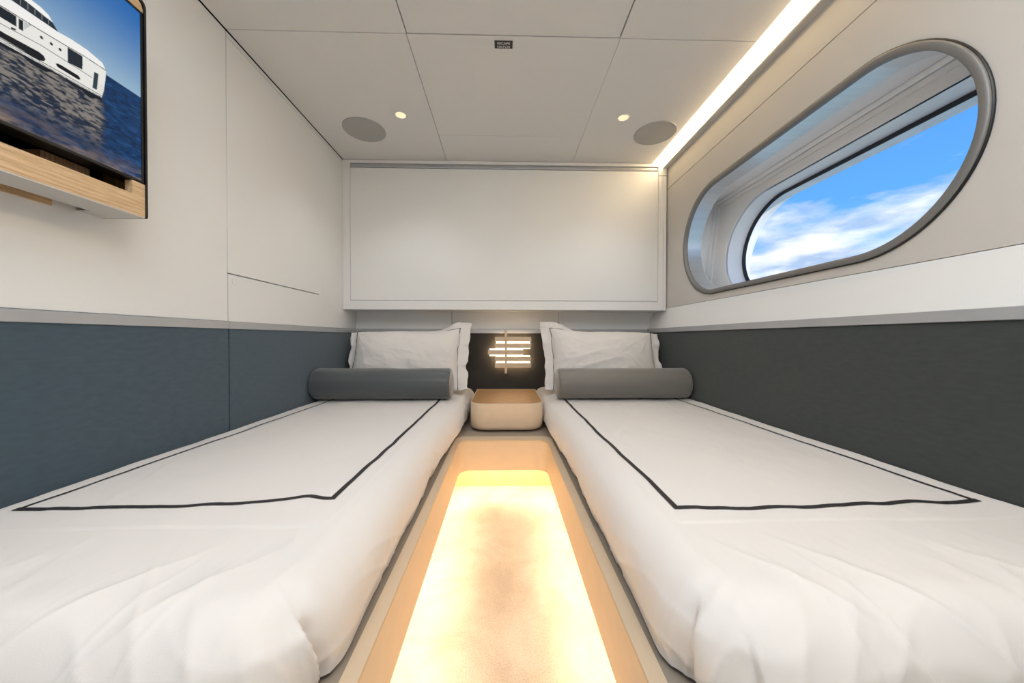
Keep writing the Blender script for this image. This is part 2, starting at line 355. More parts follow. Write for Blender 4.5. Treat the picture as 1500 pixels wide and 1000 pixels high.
obj('blind_rail', rectring(.002,.022,.022,.018), paleb, win)
obj('blind_rail', rectring(.0245,.044,.012,.008), railm, win)
obj('rail_groove', rectring(.0215,.025,.004,.004), dark, win)
obj('white_reveal', loft([ring3(h2,lambda z:PX(z)-.003),ring3(h2,lambda z:GX(z))]), paleb, win, True)
h3 = pill(.712,2.028,.244,.766,24)
obj('gasket', loft([ring3(h2,lambda z:GX(z)-.006),ring3(h3,lambda z:GX(z)-.006),ring3(h3,lambda z:GX(z)+.01),ring3(h2,lambda z:GX(z)+.01)]), navyg, win, True)
bm = bmesh.new(); bm.faces.new([bm.verts.new(p) for p in ring3(h3,lambda z:GX(z)+.002)]); g_ = bm.faces[:] if hasattr(bm.faces,'__getitem__') else list(bm.faces)
ex = bmesh.ops.extrude_face_region(bm, geom=list(bm.faces), use_keep_orig=True)
for g in ex['geom']:
    if isinstance(g, bmesh.types.BMVert): g.co.x += .006
obj('glass_pane', bm, glass, win)
# outer hull with its own opening and a brow above the glass
h4 = pill(.60,2.16,.15,.800,24)
obj('outer_reveal', loft([ring3(pill(.70,2.045,.228,.790,24),lambda z:GX(z)+.008),ring3(h4,lambda z:GX(z)+.135)]), hullw, win, True)

# ------------------------------------------------------------------ HEAD WALL CABINET
CY = 2.41
cb = thing('overhead_cabinet', 'wide white flush-fronted cabinet high across the head wall', 'cabinet', (0,CY,Z(.2)))
x0,x1,z0,z1 = XL+.001,1.158,Z(.197),CZ-.002
bm = box(x0,x1,CY+.02,YB-.002,z0,z1)                                   # carcass
for a in ((x0,-1.069,CY,CY+.021,z0,z1),(1.099,1.136,CY,CY+.021,z0,Z(1.150)),(1.137,x1,CY+.001,CY+.021,z0,Z(1.150)),(-1.069,1.099,CY,CY+.021,z0,Z(.2595)),(-1.069,1.099,CY,CY+.021,Z(1.215),z1)): box(*a,.0008,bm,1)
obj('carcass', bm, cabm, cb)
obj('door', box(-1.0665,1.0965,CY-.001,CY+.018,Z(.262),Z(1.180),.001,seg=1), cabm, cb)
obj('handle_profile', loft([[(x,CY+.018,Z(1.183)),(x,CY-.004,Z(1.183)),(x,CY-.006,Z(1.188)),(x,CY-.002,Z(1.192)),(x,CY+.012,Z(1.194)),(x,CY+.012,Z(1.212)),(x,CY+.018,Z(1.212))] for x in (-1.067,1.097)],cap0=True,cap1=True), trimm, cb)
obj('corner_block', box(1.0995,x1,CY,CY+.02,Z(1.1535),z1,.0008,seg=1), cabm, cb)

# ------------------------------------------------------------------ BERTH BASE (one U-shaped plinth)
BZ, PB = Z(-.52), Z(-.672)
def upath(x, y, r, yf, xo, rf, n=10):
    """aisle-side outline from the left outer foot, round the aisle end, to the right outer foot"""
    L_ = [(-xo, yf)]
    for i in range(n+1):                                               # rounded foot corner
        a = -PI/2+PI/2*i/n; L_.append((-x-rf+rf*math.cos(a), yf+rf+rf*math.sin(a)))
    for i in range(n+1):                                               # concave end corner
        a = PI-PI/2*i/n; L_.append((-x+r+r*math.cos(a), y-r+r*math.sin(a)))
    R_ = [(-px,py) for px,py in reversed(L_)]
    return L_+R_
base = thing('berth_base', 'beige U-shaped plinth carrying both beds around the lit aisle', 'bed base', (0,1.7,0))
XO = 1.112; YFT = .365
A = upath(.220,1.725,.06,YFT,XO,.12); B_ = upath(.238,1.743,.045,YFT+.02,XO,.10)
bm = bmesh.new()
q = [[(*p,PB) for p in A],[(*p,BZ-.004) for p in A],[(*p,BZ-.004) for p in B_],[(*p,PB) for p in B_]]
loft(q+[q[0]], bm, False); bmesh.ops.remove_doubles(bm, verts=bm.verts, dist=1e-6)
obj('side_panel', bm, leather, base)
A1 = upath(.2185,1.7235,.06,YFT-.0015,XO,.12); A2 = upath(.245,1.775,.05,YFT+.025,XO,.10)
bm = loft([[(*p,BZ-.003) for p in A1],[(*p,BZ+.004) for p in A1],[(*p,BZ+.007) for p in A2],[(*p,BZ-.003) for p in A2]], closed=False); obj('ledge', bm, capm, base)
T1 = upath(.2455,1.776,.05,YFT+.025,XO,.10)
inn, outr = [], []
for i,(px_,py_) in enumerate(T1):                                       # both berths and the shelf under the nightstand
    sgn = -1 if i < len(T1)/2 else 1
    if py_ <= 1.7265: inn.append((px_,py_)); outr.append((sgn*XO,py_))
    else:
        if inn and outr[-1][1] < 1.73 and sgn < 0: inn.append((px_,py_)); outr.append((-XO,YB-.01))
        inn.append((px_,py_)); outr.append((px_,YB-.01)); last = (px_,py_)
k_ = next(i for i in range(len(inn)) if inn[i][0] > 0 and inn[i][1] <= 1.7265)
inn.insert(k_, inn[k_-1]); outr.insert(k_, (XO,YB-.01))
q = [[(*p,BZ+.001) for p in inn],[(*p,BZ+.001) for p in outr],[(*p,BZ-.011) for p in outr],[(*p,BZ-.011) for p in inn]]
bm = loft(q+[q[0]], closed=False); bmesh.ops.remove_doubles(bm, verts=bm.verts, dist=1e-6)
bmesh.ops.dissolve_degenerate(bm, dist=1e-6, edges=bm.edges)
obj('tray_board', bm, trayM, base)
K = upath(.33,1.885,.08,.52,XO,.05); K2 = upath(.345,1.90,.08,.535,XO,.05)
q = [[(*p,0) for p in K],[(*p,BZ-.012) for p in K],[(*p,BZ-.012) for p in K2],[(*p,0) for p in K2]]
bm = loft(q+[q[0]], closed=False); bmesh.ops.remove_doubles(bm, verts=bm.verts, dist=1e-6); obj('toe_kick', bm, oakV, base)
S1 = upath(.242,1.747,.045,YFT+.025,XO,.10); S2 = upath(.258,1.763,.04,YFT+.04,XO,.10)
nn = len(S1); lo = 4; S1 = S1[lo:nn-lo]; S2 = S2[lo:nn-lo]
q = [[(*p,PB+.012) for p in S1],[(*p,PB+.022) for p in S1],[(*p,PB+.022) for p in S2],[(*p,PB+.012) for p in S2]]
bm = loft(q+[q[0]], closed=False); bmesh.ops.remove_doubles(bm, verts=bm.verts, dist=1e-6); obj('light_strip', bm, ledm, base)

# ------------------------------------------------------------------ NIGHTSTAND
nsd = thing('nightstand', 'rounded beige leather nightstand with an oak top between the beds', 'nightstand', (.018,2.1,BZ+.001))
pl = rrect(-.187,.223,1.862,2.40,.085,10,(0,0,1,1)); 
def inset(pts, k):
    cx, cy = .018, 2.13; sx = (.205-k)/.205; sy = (.269-k)/.269
    return [(cx+(x-cx)*sx, cy+(y-cy)*sy) for x,y in pts]
rg = []
for k,z in ((.03,BZ+.008),(.017,BZ+.010),(.007,BZ+.016),(.0015,BZ+.027),(0,BZ+.04),(0,Z(-.363)),(.0012,Z(-.3605)),(.004,Z(-.3605)),(.005,Z(-.366))): rg.append([(*p,z) for p in inset(pl,k)])
obj('shell', loft(rg, cap0=True, cap1=True), leather, nsd, True)
obj('wooden_top', prism(inset(pl,.0055), Z(-.372), Z(-.3612), .001), oakX, nsd)
obj('plinth', prism(inset(pl,.035), BZ+.0012, BZ+.010), dark, nsd)

# ------------------------------------------------------------------ BEDS: duvets, stripes, pillows, bolsters
def duvet_surface(a, y, seed, side):
    """a = distance from the wall, y = world depth on the flat sheet -> 3D (a, y, z) and drop distance"""
    Wd, yf, r_, rc = .862, .412, .092, .07
    top = Z(-.37)
    ax = a-(Wd-r_-rc); ay = (yf+r_+rc)-y
    mx_, my_ = np.maximum(ax,0), np.maximum(ay,0); ln = np.hypot(mx_,my_)
    inside = np.minimum(np.maximum(ax,ay),0)
    dd = ln+inside-rc
    dxn = np.where(ln>1e-6, mx_/np.maximum(ln,1e-6), (ax>ay)*1.0); dyn = np.where(ln>1e-6, -my_/np.maximum(ln,1e-6), -1.0*(ay>=ax))
    de = np.maximum(dd,0); th = np.minimum(de/r_,PI/2)
    drop = r_*(1-np.cos(th))+np.maximum(de-r_*PI/2,0)
    lim = top-BZ-.010; over = drop>lim+.006; drop = np.minimum(drop,lim)
    out = r_*np.sin(th)
    px = a-dxn*de+dxn*out; py = y-dyn*de+dyn*out; pz = top-drop
    ang = np.arctan2(my_, mx_)                                           # 0 = aisle side, pi/2 = foot
    s = np.where(ang<=0, y, 0)+np.where(ang>0, (yf+r_+rc)-(ang*(.15)), 0)-np.where(ay>0, 0, 0)
    s = np.where((ax<=0)&(ay>0), (yf+r_+rc)-.2356-(Wd-r_-rc-a), s)       # runs on along the foot
    k = seed
    h = np.sin(th); v = 1-h
    tuck = sst(.05,.15,drop)
    foot = sst(.2,1.2,ang)*(my_>0); corner = np.exp(-((ang-.75)/.42)**2)*(ln>0)
    rdg = lambda x_,y_,q_: .85*(1-np.abs(vn(x_,y_,q_)))**2.6
    disp = v*(.0045*fbm(a*3.2,y*2.3,k)+.0018*fbm(a*9+y*3,y*6,k+1)+.0012*rdg(a*11+y*4,y*3.5-a*2,k+2)+.0006*fbm(a*30,y*9+a*12,k+2))
    disp += h*(.006*fbm(s*5+drop*2.5,drop*3,k+3)+.006*vn(s*13+drop*9,drop*5,k+4)*tuck+.004*rdg(s*24+drop*15,drop*6,k+5)*tuck+.002*rdg(s*9-drop*18,drop*9,k+6))
    # drag lines over the rounded foot: long soft ridges and thinner pulls below the flange
    fz = sst(.26,.05,py-yf)
    disp += fz*(.005*fbm(a*5+(y-.5)*2.4,y*2.2,k+5,2)+.0065*rdg(a*8.5-(y-.5)*6,y*2.0,k+6)+.004*rdg(a*15+(y-.45)*11,y*3.2,k+7)+.0022*rdg(a*31-(y-.5)*7,y*4,k+1))
    disp += corner*sst(.0,.08,de)*(.0045*np.sin(ang*11+drop*9+seed)*sst(.0,.1,drop)+.0045*rdg(ang*5+drop*7,drop*9,k+2)+.0025*rdg(ang*11+drop*16,drop*7,k+3))
    # tucked corner: the foot side stands proud of a sharp fold that drops behind it
    def fold(ac, up, dn, st_, wu, wd):
        q = (ang-ac)*(rc+r_); on = (ln>0)*sst(st_,st_+.03,drop)
        return on*(up*np.exp(-np.maximum(q,0)/wu)*sst(-.003,.003,q)-dn*np.exp(-np.maximum(-q,0)/wd)*sst(.003,-.003,q))
    if side<0: disp += fold(.62-.9*drop+.02*np.sin(drop*50),.010,.022,.028,.05,.024)
    else: disp += fold(.55+.5*drop,.006,.010,.02,.05,.03)+fold(.95+1.6*drop,.004,.006,.03,.03,.02)
    # flange seam: one millimetre step outside the stripe
    e1 = np.minimum(a-.0, .762+.01*vn(y*2,0,k)-a); e2 = y-(.672+.006*vn(a*4,3,k+1))
    ee = np.minimum(e1,e2); disp += v*.0016*sst(-.0025,.0025,ee)
    # fringe of the tuck under the mattress
    tk = sst(.105,.142,drop); px = px-dxn*tk*(.012+.007*vn(s*11,0,k+3)); py = py-dyn*tk*(.012+.007*vn(s*11,0,k+3))
    # the covers bow out a little towards the aisle near the head
    bow = (.034 if side<0 else .020)*sst(1.25,1.95,y)*sst(.01,.06,de)*dxn*(1-.75*tk); px = px+bow
    nx, ny, nz = dxn*h, dyn*h, np.cos(th)
    px = px+nx*disp; py = py+ny*disp; pz = pz+nz*disp
    # rolls down slightly at the wall
    pz = pz-v*(.014*np.exp(-(a/.008))+.003*sst(.04,0,a)) if side<0 else pz+v*(.015*np.exp(-a/.045)-.012*np.exp(-(a/.006)))
    return px, py, pz, over
def make_bed(side, seed):
    wx = -1.1125 if side<0 else 1.1125
    st = .0042
    a = np.arange(0,1.0,st); y = np.arange(.25,2.60,st); Aa, Yy = np.meshgrid(a,y,indexing='ij')
    px,py,pz,over = duvet_surface(Aa,Yy,seed,side)
    X = wx+px if side<0 else wx-px
    nm = 'left' if side<0 else 'right'
    o = grid_obj('duvet', np.stack([X,py,pz],-1), linen, None, ~over)
    tag(o, f'white duvet with a thin black frame line, on the bed by the {"left wall" if side<0 else "window wall"}', 'duvet')
    # stripe: one continuous ribbon
    def pt(aa,yy,off=.0012):
        qx,qy,qz,_ = duvet_surface(np.array(aa),np.array(yy),seed,side); return np.stack([wx+qx if side<0 else wx-qx, qy, qz+off],-1)
    if side<0: ao0,ao1,ai0,ai1,yo,yi = .072,.11,.722,.738,.755,.788
    else: ao0,ao1,ai0,ai1,yo,yi = .052,.080,.738,.754,.738,.727
    t1 = np.linspace(0,1,260)
    def seg(p,q,kk,amp,w):
        pa = p[0]+(q[0]-p[0])*t1; pb = p[1]+(q[1]-p[1])*t1
        dx,dy = q[0]-p[0], q[1]-p[1]; l = math.hypot(dx,dy); nx_,ny_ = -dy/l, dx/l
        env = np.clip(np.minimum(t1,1-t1)*12,0,1); wob = amp*env*(vn(t1*l*7,kk,kk)+.5*vn(t1*l*15,kk+2,kk+1))
        pts = []
        for k_ in np.linspace(-w,w,4): pts.append((pa+nx_*(wob+k_)+dx/l*np.where(t1<.5,-w,w)*(np.minimum(t1,1-t1)<1e-3), pb+ny_*(wob+k_)+dy/l*np.where(t1<.5,-w,w)*(np.minimum(t1,1-t1)<1e-3)))
        Pn = np.stack([pt(x_,y_) for x_,y_ in pts],0)
        s_ = grid_obj('black_stripe', Pn, stripe, o); return s_
    seg((ao1,2.52),(ao0,yo),seed+1,.002,.0042); seg((ao0,yo),(ai0,yi),seed+2,.012,.0068); seg((ai0,yi),(ai1,2.52),seed+3,.0035,.0065)
    return o
dl = make_bed(-1, 3); drt = make_bed(1, 11)

def make_pillow(cx, seed, side, label):
    """oxford pillow leaning on the padded head wall; local a across (+1 = aisle side), b up, n towards the camera"""
    t_ = thing('pillow', label, 'pillow', (cx,2.28,Z(-.37)))
    hw, hh, fw = .355, .212, .066
    lean = math.radians(22)
    U = np.array([1.0,0,0])*(-side if side<0 else -1)                    # a axis towards the aisle
    U = np.array([1.0,0,0]) if side<0 else np.array([-1.0,0,0])
    Vv = np.array([0,math.sin(lean),math.cos(lean)]); Nn = np.array([0,-math.cos(lean),math.sin(lean)])
    C0 = np.array([cx,2.315,Z(-.37)+.222])
    def surf(a,b,front):
        """a,b in metres from the centre"""
        an, bn = a/hw, b/hh
        ia, ib = np.clip(np.abs(an),0,1), np.clip(np.abs(bn),0,1)
        infl = ((1-ia**2.6)*(1-ib**2.4))**.55
        h = .098*infl
        fa, fb = np.maximum(np.abs(a)-hw,0), np.maximum(np.abs(b)-hh,0); fd = np.hypot(fa,fb)
        # wrinkles radiate from the corners and the seam
        rad = 0
        for ca,cb_ in ((hw,hh),(hw,-hh),(-hw,hh),(-hw,-hh)):
            da, db = a-ca, b-cb_; rr = np.hypot(da,db); th_ = np.arctan2(db,da)
            rad = rad+np.exp(-rr/.14)*((1-np.abs(vn(th_*5.5,rr*4,seed)))**2*.012-.004)
        edge = np.minimum(hw-np.abs(a), hh-np.abs(b))
        pl_ = np.exp(-np.maximum(edge,0)/.05)*vn((a+b*.2)*30,(b-a*.1)*30,seed+1)*.0035
        n_ = h+infl**.5*(rad+pl_+.010*fbm(a*5,b*8+a*2,seed+2)+.004*(1-np.abs(vn(a*6-b*4,b*13+a*3,seed+4)))**2.2+.0016*(1-np.abs(vn(a*12+b*8,b*22,seed+5)))**2.5) if front else -h*.45
        if not front: n_ = n_*np.ones_like(a)
        # flange waves
        wv = fd*(.20*vn(b*16+seed,1.5,seed+3)+.12*vn(b*34,2.5,seed+5))*(fa>0)+fd*(.25*vn(a*13,4.5,seed+4)-1.1*sst(.36,.1,a)-.25)*(fb>0)*(b>0)-fd*.1*(fa>0)*(a>0)-fd*.3*(a<-hw)
        n_ = n_+wv+(.0012 if front else -.0012)
        # seam pulled in where the pillow is full; floppy outer corners
        a2 = a*(1-.035*(1-ib**2)*np.clip(ia*1.4-.4,0,1))+np.sign(a)*fa*(.18*vn(b*20,7,seed)-.2*(a<0))
        b2 = b*(1-.05*(1-ia**2)*np.clip(ib*1.4-.4,0,1))+np.sign(b)*fb*(.16*vn(a*16,9,seed+1)-.45*sst(.36,.1,a))
        if side<0: b2 = b2+.022*sst(.22,.40,a)*sst(.1,.22,b)-.010*sst(-.1,-.4,a)*sst(0,.2,b); 
        else: b2 = b2+.024*sst(.12,.40,a)*sst(.05,.22,b)-.012*sst(-.1,-.4,a)*sst(0,.2,b)
        c_ = (a>.33)&(b<-.17); 
        k_ = sst(.36,.42,a)*sst(-.19,-.27,b); a2 = a2+k_*.028; n_ = n_+k_*.10; b2 = b2+k_*.04
        wl_ = sst(-.38,-.42,a); a2 = a2+wl_*(.012 if side<0 else -.004); n_ = n_+wl_*.01
        n_ = np.where(b<-hh, n_-(-hh-b)*.2, n_); b2 = np.maximum(b2, -.212-.0*a+.0)
        return C0+a2[...,None]*U+b2[...,None]*Vv+n_[...,None]*Nn
    ga = np.linspace(-hw-fw,hw+fw,150); gb = np.linspace(-hh-.012,hh+fw*.8,96); GA,GB = np.meshgrid(ga,gb,indexing='ij')
    F_ = surf(GA,GB,True); Bk = surf(GA,GB,False)
    nu,nv,_ = F_.shape
    V_ = np.concatenate([F_.reshape(-1,3),Bk.reshape(-1,3)]); idx = np.arange(nu*nv).reshape(nu,nv); off = nu*nv; Fc = []
    q_ = np.stack([idx[:-1,:-1],idx[1:,:-1],idx[1:,1:],idx[:-1,1:]],-1).reshape(-1,4)
    Fc += q_.tolist(); Fc += (q_[:,::-1]+off).tolist()
    bd = list(idx[:,0])+list(idx[-1,1:])+list(idx[-2::-1,-1])+list(idx[0,-2:0:-1])
    for i in range(len(bd)):
        p,q2 = int(bd[i]), int(bd[(i+1)%len(bd)]); Fc.append([q2,p,p+off,q2+off])
    me = bpy.data.meshes.new('cushion'); me.from_pydata(V_.tolist(),[],Fc); me.materials.append(linen); me.polygons.foreach_set('use_smooth',[True]*len(me.polygons)); me.update()
    co = bpy.data.objects.new('cushion', me); COL.objects.link(co); co.parent = t_; co.matrix_parent_inverse = t_.matrix_world.inverted()
    # piping around the core
    n1 = 90; pa = np.concatenate([np.full(n1,-hw),np.linspace(-hw,hw,n1*2),np.full(n1,hw)]); pb = np.concatenate([np.linspace(-hh,hh,n1),np.full(n1*2,hh),np.linspace(hh,-hh,n1)])
    kk = np.arange(len(pa)); pa = pa+.003*vn(kk*.11,0,seed)*(np.abs(pa)>hw-.01); pb = pb+.002*vn(kk*.1,3,seed)
    pp = surf(pa,pb,True)+Nn*.0012
    obj('piping', tube([tuple(p) for p in pp], .0026, 6), stripe, t_, True)
    return t_
make_pillow(-.655, 2, -1, 'white pillow with black piping leaning on the head wall of the left bed')
make_pillow(.682, 5, 1, 'white pillow with black piping leaning on the head wall of the bed under the window')

def make_bolster(xa, xb, inner, m, seed, label):
    r_ = .0925; yc, zc = 2.035, Z(-.37)+r_+.004
    t_ = thing('bolster', label, 'bolster cushion', ((xa+xb)/2,yc,Z(-.37)))
    xs = np.concatenate([np.linspace(0,.02,8),np.linspace(.025,.975,70),np.linspace(.98,1,8)])*(xb-xa)+xa
    rings = []
    for x in xs:
        ed = min(x-xa, xb-x); q_ = min(ed/.016,1); ring = []
        rr0 = r_*(1-.13*(1-math.sqrt(max(0,1-(1-q_)**2))))
        for k in range(72):
            a = 2*PI*k/72
            pk = .0022*math.exp(-ed/.035)*math.sin(a*17+seed)*float(vn(a*6,seed,seed)+.6)
            rr = rr0+pk*(q_)+.0016*float(vn(x*7,math.cos(a)*1.4+2,seed))+.0008*float(vn(x*2,a*5,seed+1))
            sag = .004*max(0,-math.sin(a))
            ring.append((x, yc+rr*math.cos(a)*1.01, zc+(rr-sag)*math.sin(a)))
        rings.append(ring)
    obj('cover', loft(rings), m, t_, True)
    for xe,sg in ((xa,-1),(xb,1)):
        rg = [[(xe+sg*dx, yc+rr*math.cos(2*PI*k/72), zc+rr*math.sin(2*PI*k/72)) for k in range(72)] for rr,dx in ((r_*.875,-.002),(r_*.86,.004),(r_*.6,.010),(r_*.25,.013),(.004,.0135))]
        e_ = obj('end_panel', loft(rg, cap1=True), bolend if (sg*inner>0) else m, t_, True)
        if sg*inner>0: e_['label'] = 'lighter grey round end panel'
        obj('end_piping', tube([(xe-sg*.001, yc+r_*.885*math.cos(2*PI*k/72), zc+r_*.885*math.sin(2*PI*k/72)) for k in range(72)], .0028, 6, closed=True), m, t_, True)
    return t_
make_bolster(-1.100,-.312, 1, bolL, 3, 'dark charcoal satin bolster lying on the bed along the left padded wall')
make_bolster(.322,1.098,-1, bolR, 6, 'taupe grey satin bolster lying on the bed under the window')

# ------------------------------------------------------------------ WALL LAMP
lx = YB-.006
wlmp = thing('wall_lamp', 'backlit bronze slatted wall lamp on the dark head panel above the nightstand', 'wall lamp', (.07,lx,Z(-.1)))
K_ = 2.6/2.55
for xa,xb,za,zb in ((-.064,.204,.007,-.027),(-.064,.204,-.041,-.077),(-.114,.149,-.089,-.125),(-.064,.204,-.138,-.174),(-.064,.204,-.186,-.222)):
    obj('slat', box(xa*K_,xb*K_,lx-.050,lx-.040,Z(zb*K_),Z(za*K_),.001,seg=1), bronze, wlmp)
obj('pole', box(.008*K_,.026*K_,lx-.056,lx-.051,Z(-.262*K_),Z(.05*K_),.001,seg=1), bronze, wlmp)
bm = bmesh.new()
for xa,xb,za,zb in ((-.054,.195,-.003,-.081),(-.103,.139,-.0811,-.133),(-.054,.195,-.1331,-.214)): box(xa*K_,xb*K_,lx-.038,lx-.018,Z(zb*K_),Z(za*K_),bm=bm)
obj('light_panel', bm, lampm, wlmp)
for z_ in (.034,-.262): obj('bracket', box(.010,.025,lx-.051,lx,Z(z_),Z(z_+.016)), bronze, wlmp)

# ------------------------------------------------------------------ CEILING FITTINGS
def downlight(x, y, label, lens=lensm, power=P_DOWN, r0=.031, group=None):
    t_ = thing('downlight', label, 'ceiling light', (x,y,CZ), group)
    obj('trim_ring', loft([[(x+rr*math.cos(k*PI/20), y+rr*math.sin(k*PI/20), CZ+dz) for k in range(40)] for rr,dz in ((r0+.004,-.0002),(r0+.0035,-.0025),(r0,-.003),(r0-.003,-.0005))]), silver, t_, True)
    obj('lens', disc_stack(x,y,[(r0-.003,CZ-.0004),(r0-.006,CZ-.0015)],40), lens, t_)
    if power:
        l_ = bpy.data.lights.new('spot','SPOT'); l_.energy = power; l_.spot_size = math.radians(115); l_.spot_blend = .9; l_.shadow_soft_size = .03; l_.color = (.97,.98,1.0)
        lo = bpy.data.objects.new('spot', l_); COL.objects.link(lo); lo.location = (x,y,CZ-.04); lo.parent = t_; lo.matrix_parent_inverse = t_.matrix_world.inverted()
    return t_
downlight(-.574,1.928,'small round warm downlight beside the left ceiling speaker')
downlight(.672,1.918,'small round warm downlight beside the ceiling speaker near the cove light')
def fill_light(x, y, w, d_, power, label):  # area light added as unseen fill, dressed as a flat fixture
    t_ = thing('added_fill_light', label, 'ceiling light', (x,y,CZ), 'added fill lights out of view')
    bm = box(x-w/2-.012,x+w/2+.012,y-d_/2-.012,y+d_/2+.012,CZ-.008,CZ-.0005,.002); obj('frame', bm, silver, t_)
    l_ = bpy.data.lights.new('panel','AREA'); l_.shape = 'RECTANGLE'; l_.size = w; l_.size_y = d_; l_.energy = power; l_.color = (.92,.96,1.0)
    lo = bpy.data.objects.new('panel', l_); COL.objects.link(lo); lo.location = (x,y,CZ-.0095); lo.parent = t_; lo.matrix_parent_inverse = t_.matrix_world.inverted()
fill_light(-.42,-.02,.7,1.3,P_FILL,'flat white fill light added out of view on the television side')
fill_light(.42,-.02,.7,1.3,P_FILL,'flat white fill light added out of view on the window side')
def speaker(x, y, label):
    t_ = thing('ceiling_speaker', label, 'speaker', (x,y,CZ)); r0 = .1205
    obj('bezel', loft([[(x+rr*math.cos(k*PI/32), y+rr*math.sin(k*PI/32), CZ+dz) for k in range(64)] for rr,dz in ((r0,-.0002),(r0,-.004),(r0-.002,-.005),(r0-.004,-.0042))]), grill, t_, True)
    obj('grille', disc_stack(x,y,[(r0-.004,CZ-.0004),(r0-.0045,CZ-.004)],64), grill, t_)
speaker(-.830,2.069,'round grey ceiling speaker near the left wall'); speaker(.914,2.056,'round grey ceiling speaker near the cove light')
# escape hatch sign, white capitals on black
sg = thing('escape_hatch_sign', 'small black sign reading ESCAPE HATCH on the ceiling panel', 'sign', (-.002,1.455,CZ))
obj('plate', box(-.0395,.0365,1.436,1.474,CZ-.0022,CZ-.0003,.0005,seg=1), black, sg)
signw = mat('sign_white', (225,225,222), .6, emit=None)
for txt, y, s in (('ESCAPE',1.4530,.0155),('HATCH',1.4695,.0155)):
    cu = bpy.data.curves.new('lettering','FONT'); cu.body = txt; cu.size = s; cu.align_x = 'CENTER'; cu.extrude = .0002; cu.space_character = 1.05; cu.offset = .0002
    to = bpy.data.objects.new('lettering', cu); COL.objects.link(to); to.rotation_euler = (PI,0,0); to.location = (-.0015,y,CZ-.0026)
    bpy.context.view_layer.update()
    me = bpy.data.meshes.new_from_object(to); mw = to.matrix_world.copy(); bpy.data.objects.remove(to)
    me.transform(mw); me.materials.clear(); me.materials.append(signw)
    lo = bpy.data.objects.new('lettering', me); COL.objects.link(lo); lo.parent = sg; lo.matrix_parent_inverse = sg.matrix_world.inverted()

# ------------------------------------------------------------------ TELEVISION AND ITS OAK SURROUND
# surround: oak frame with dark edge, slotted shelf bar under the screen
sur = thing('television_surround', 'oak wall surround with a dark edge and slotted shelf under the television', 'shelf', (-1.06,.6,Z(.33)))
TX = -1.0; ye = .984; yb0 = .10
bm = bmesh.new()                                                        # front bar with notched end and slot
for a in ((TX-.02,TX,yb0,ye-.003,Z(.334),Z(.388)),(TX-.02,TX,.949,ye-.003,Z(.388),Z(.424))): box(*a,bm=bm)
obj('front_bar', bm, oakY, sur)
obj('top_bar', box(TX-.02,TX,yb0,ye-.020,Z(.897),Z(.925)), oakY, sur)
bm = loft([[(x_,ye-.020,Z(.897)),(x_,ye-.004,Z(.897)),(x_,ye-.004,Z(.905)),(x_,ye-.009,Z(.918)),(x_,ye-.020,Z(.925))] for x_ in (TX-.02,TX)],cap0=True,cap1=True); obj('top_corner', bm, oakY, sur)
edge = rrect(0,1,0,1,0)
prof = [(yb0,Z(.931)),(ye-.016,Z(.931))]+[(ye-.016+.018*math.sin(k*PI/12), Z(.913)+.018*math.cos(k*PI/12)) for k in range(1,7)]+[(ye+.002,Z(.336)),(ye,Z(.331)),(ye-.004,Z(.331))]
pin = [(yb0,Z(.925)),(ye-.019,Z(.925))]+[(ye-.019+.015*math.sin(k*PI/12), Z(.910)+.015*math.cos(k*PI/12)) for k in range(1,7)]+[(ye-.003,Z(.336)),(ye-.0035,Z(.334)),(ye-.004,Z(.334))]
bm = loft([[(TX+.003,*p) for p in prof],[(TX+.003,*p) for p in pin],[(XL+.001,*p) for p in pin],[(XL+.001,*p) for p in prof],[(TX+.003,*p) for p in prof]],closed=False)
obj('dark_edge', bm, black, sur, False)
# shelf behind the bar: grey underside in front, oak strip by the wall with a dark slot
obj('underside', box(TX-.085,TX-.0005,yb0,ye-.004,Z(.331),Z(.3338)), greyund, sur)
obj('underside', box(XL+.001,TX-.0855,.925,ye-.004,Z(.331),Z(.3338)), greyund, sur)
obj('wall_batten', box(XL+.001,XL+.008,yb0,.872,Z(.324),Z(.35)), oakY, sur)
obj('oak_channel', box(XL+.001,TX-.0855,yb0,.872,Z(.3505),Z(.355)), oakY, sur)
obj('slot_back', box(XL+.001,TX-.0855,.8725,.9245,Z(.345),Z(.352)), darkwd, sur)
obj('shelf_board', box(XL+.001,TX-.0205,yb0,ye-.004,Z(.36),Z(.372)), darkwd, sur)
obj('back_board', box(XL+.001,XL+.016,yb0,ye-.004,Z(.3725),Z(.925)), black, sur)
obj('support_block', box(XL+.017,TX-.045,.80,.892,Z(.3725),Z(.4235)), darkwd, sur)
obj('end_wall', box(XL+.017,TX-.045,ye-.012,ye-.004,Z(.3725),Z(.924)), darkwd, sur)
tv = thing('television', 'black framed television showing a white yacht on a dark blue sea', 'television', (-1.02,.57,Z(.43)))
sy1, sy0, sz0, sz1 = .973, .160, Z(.432), Z(.890)
bm = bmesh.new()
q = lambda x_,k: [(x_,sy0-k,sz0-k),(x_,sy1+k,sz0-k),(x_,sy1+k,sz1+k),(x_,sy0-k,sz1+k)]
loft([q(TX-.043,.0065),q(TX-.001,.0065),q(TX+.001,.0045),q(TX+.001,0),q(TX-.0015,0)],bm); bm.faces.new([bm.verts.new(p) for p in q(TX-.043,.0065)])
obj('bezel', bm, black, tv)
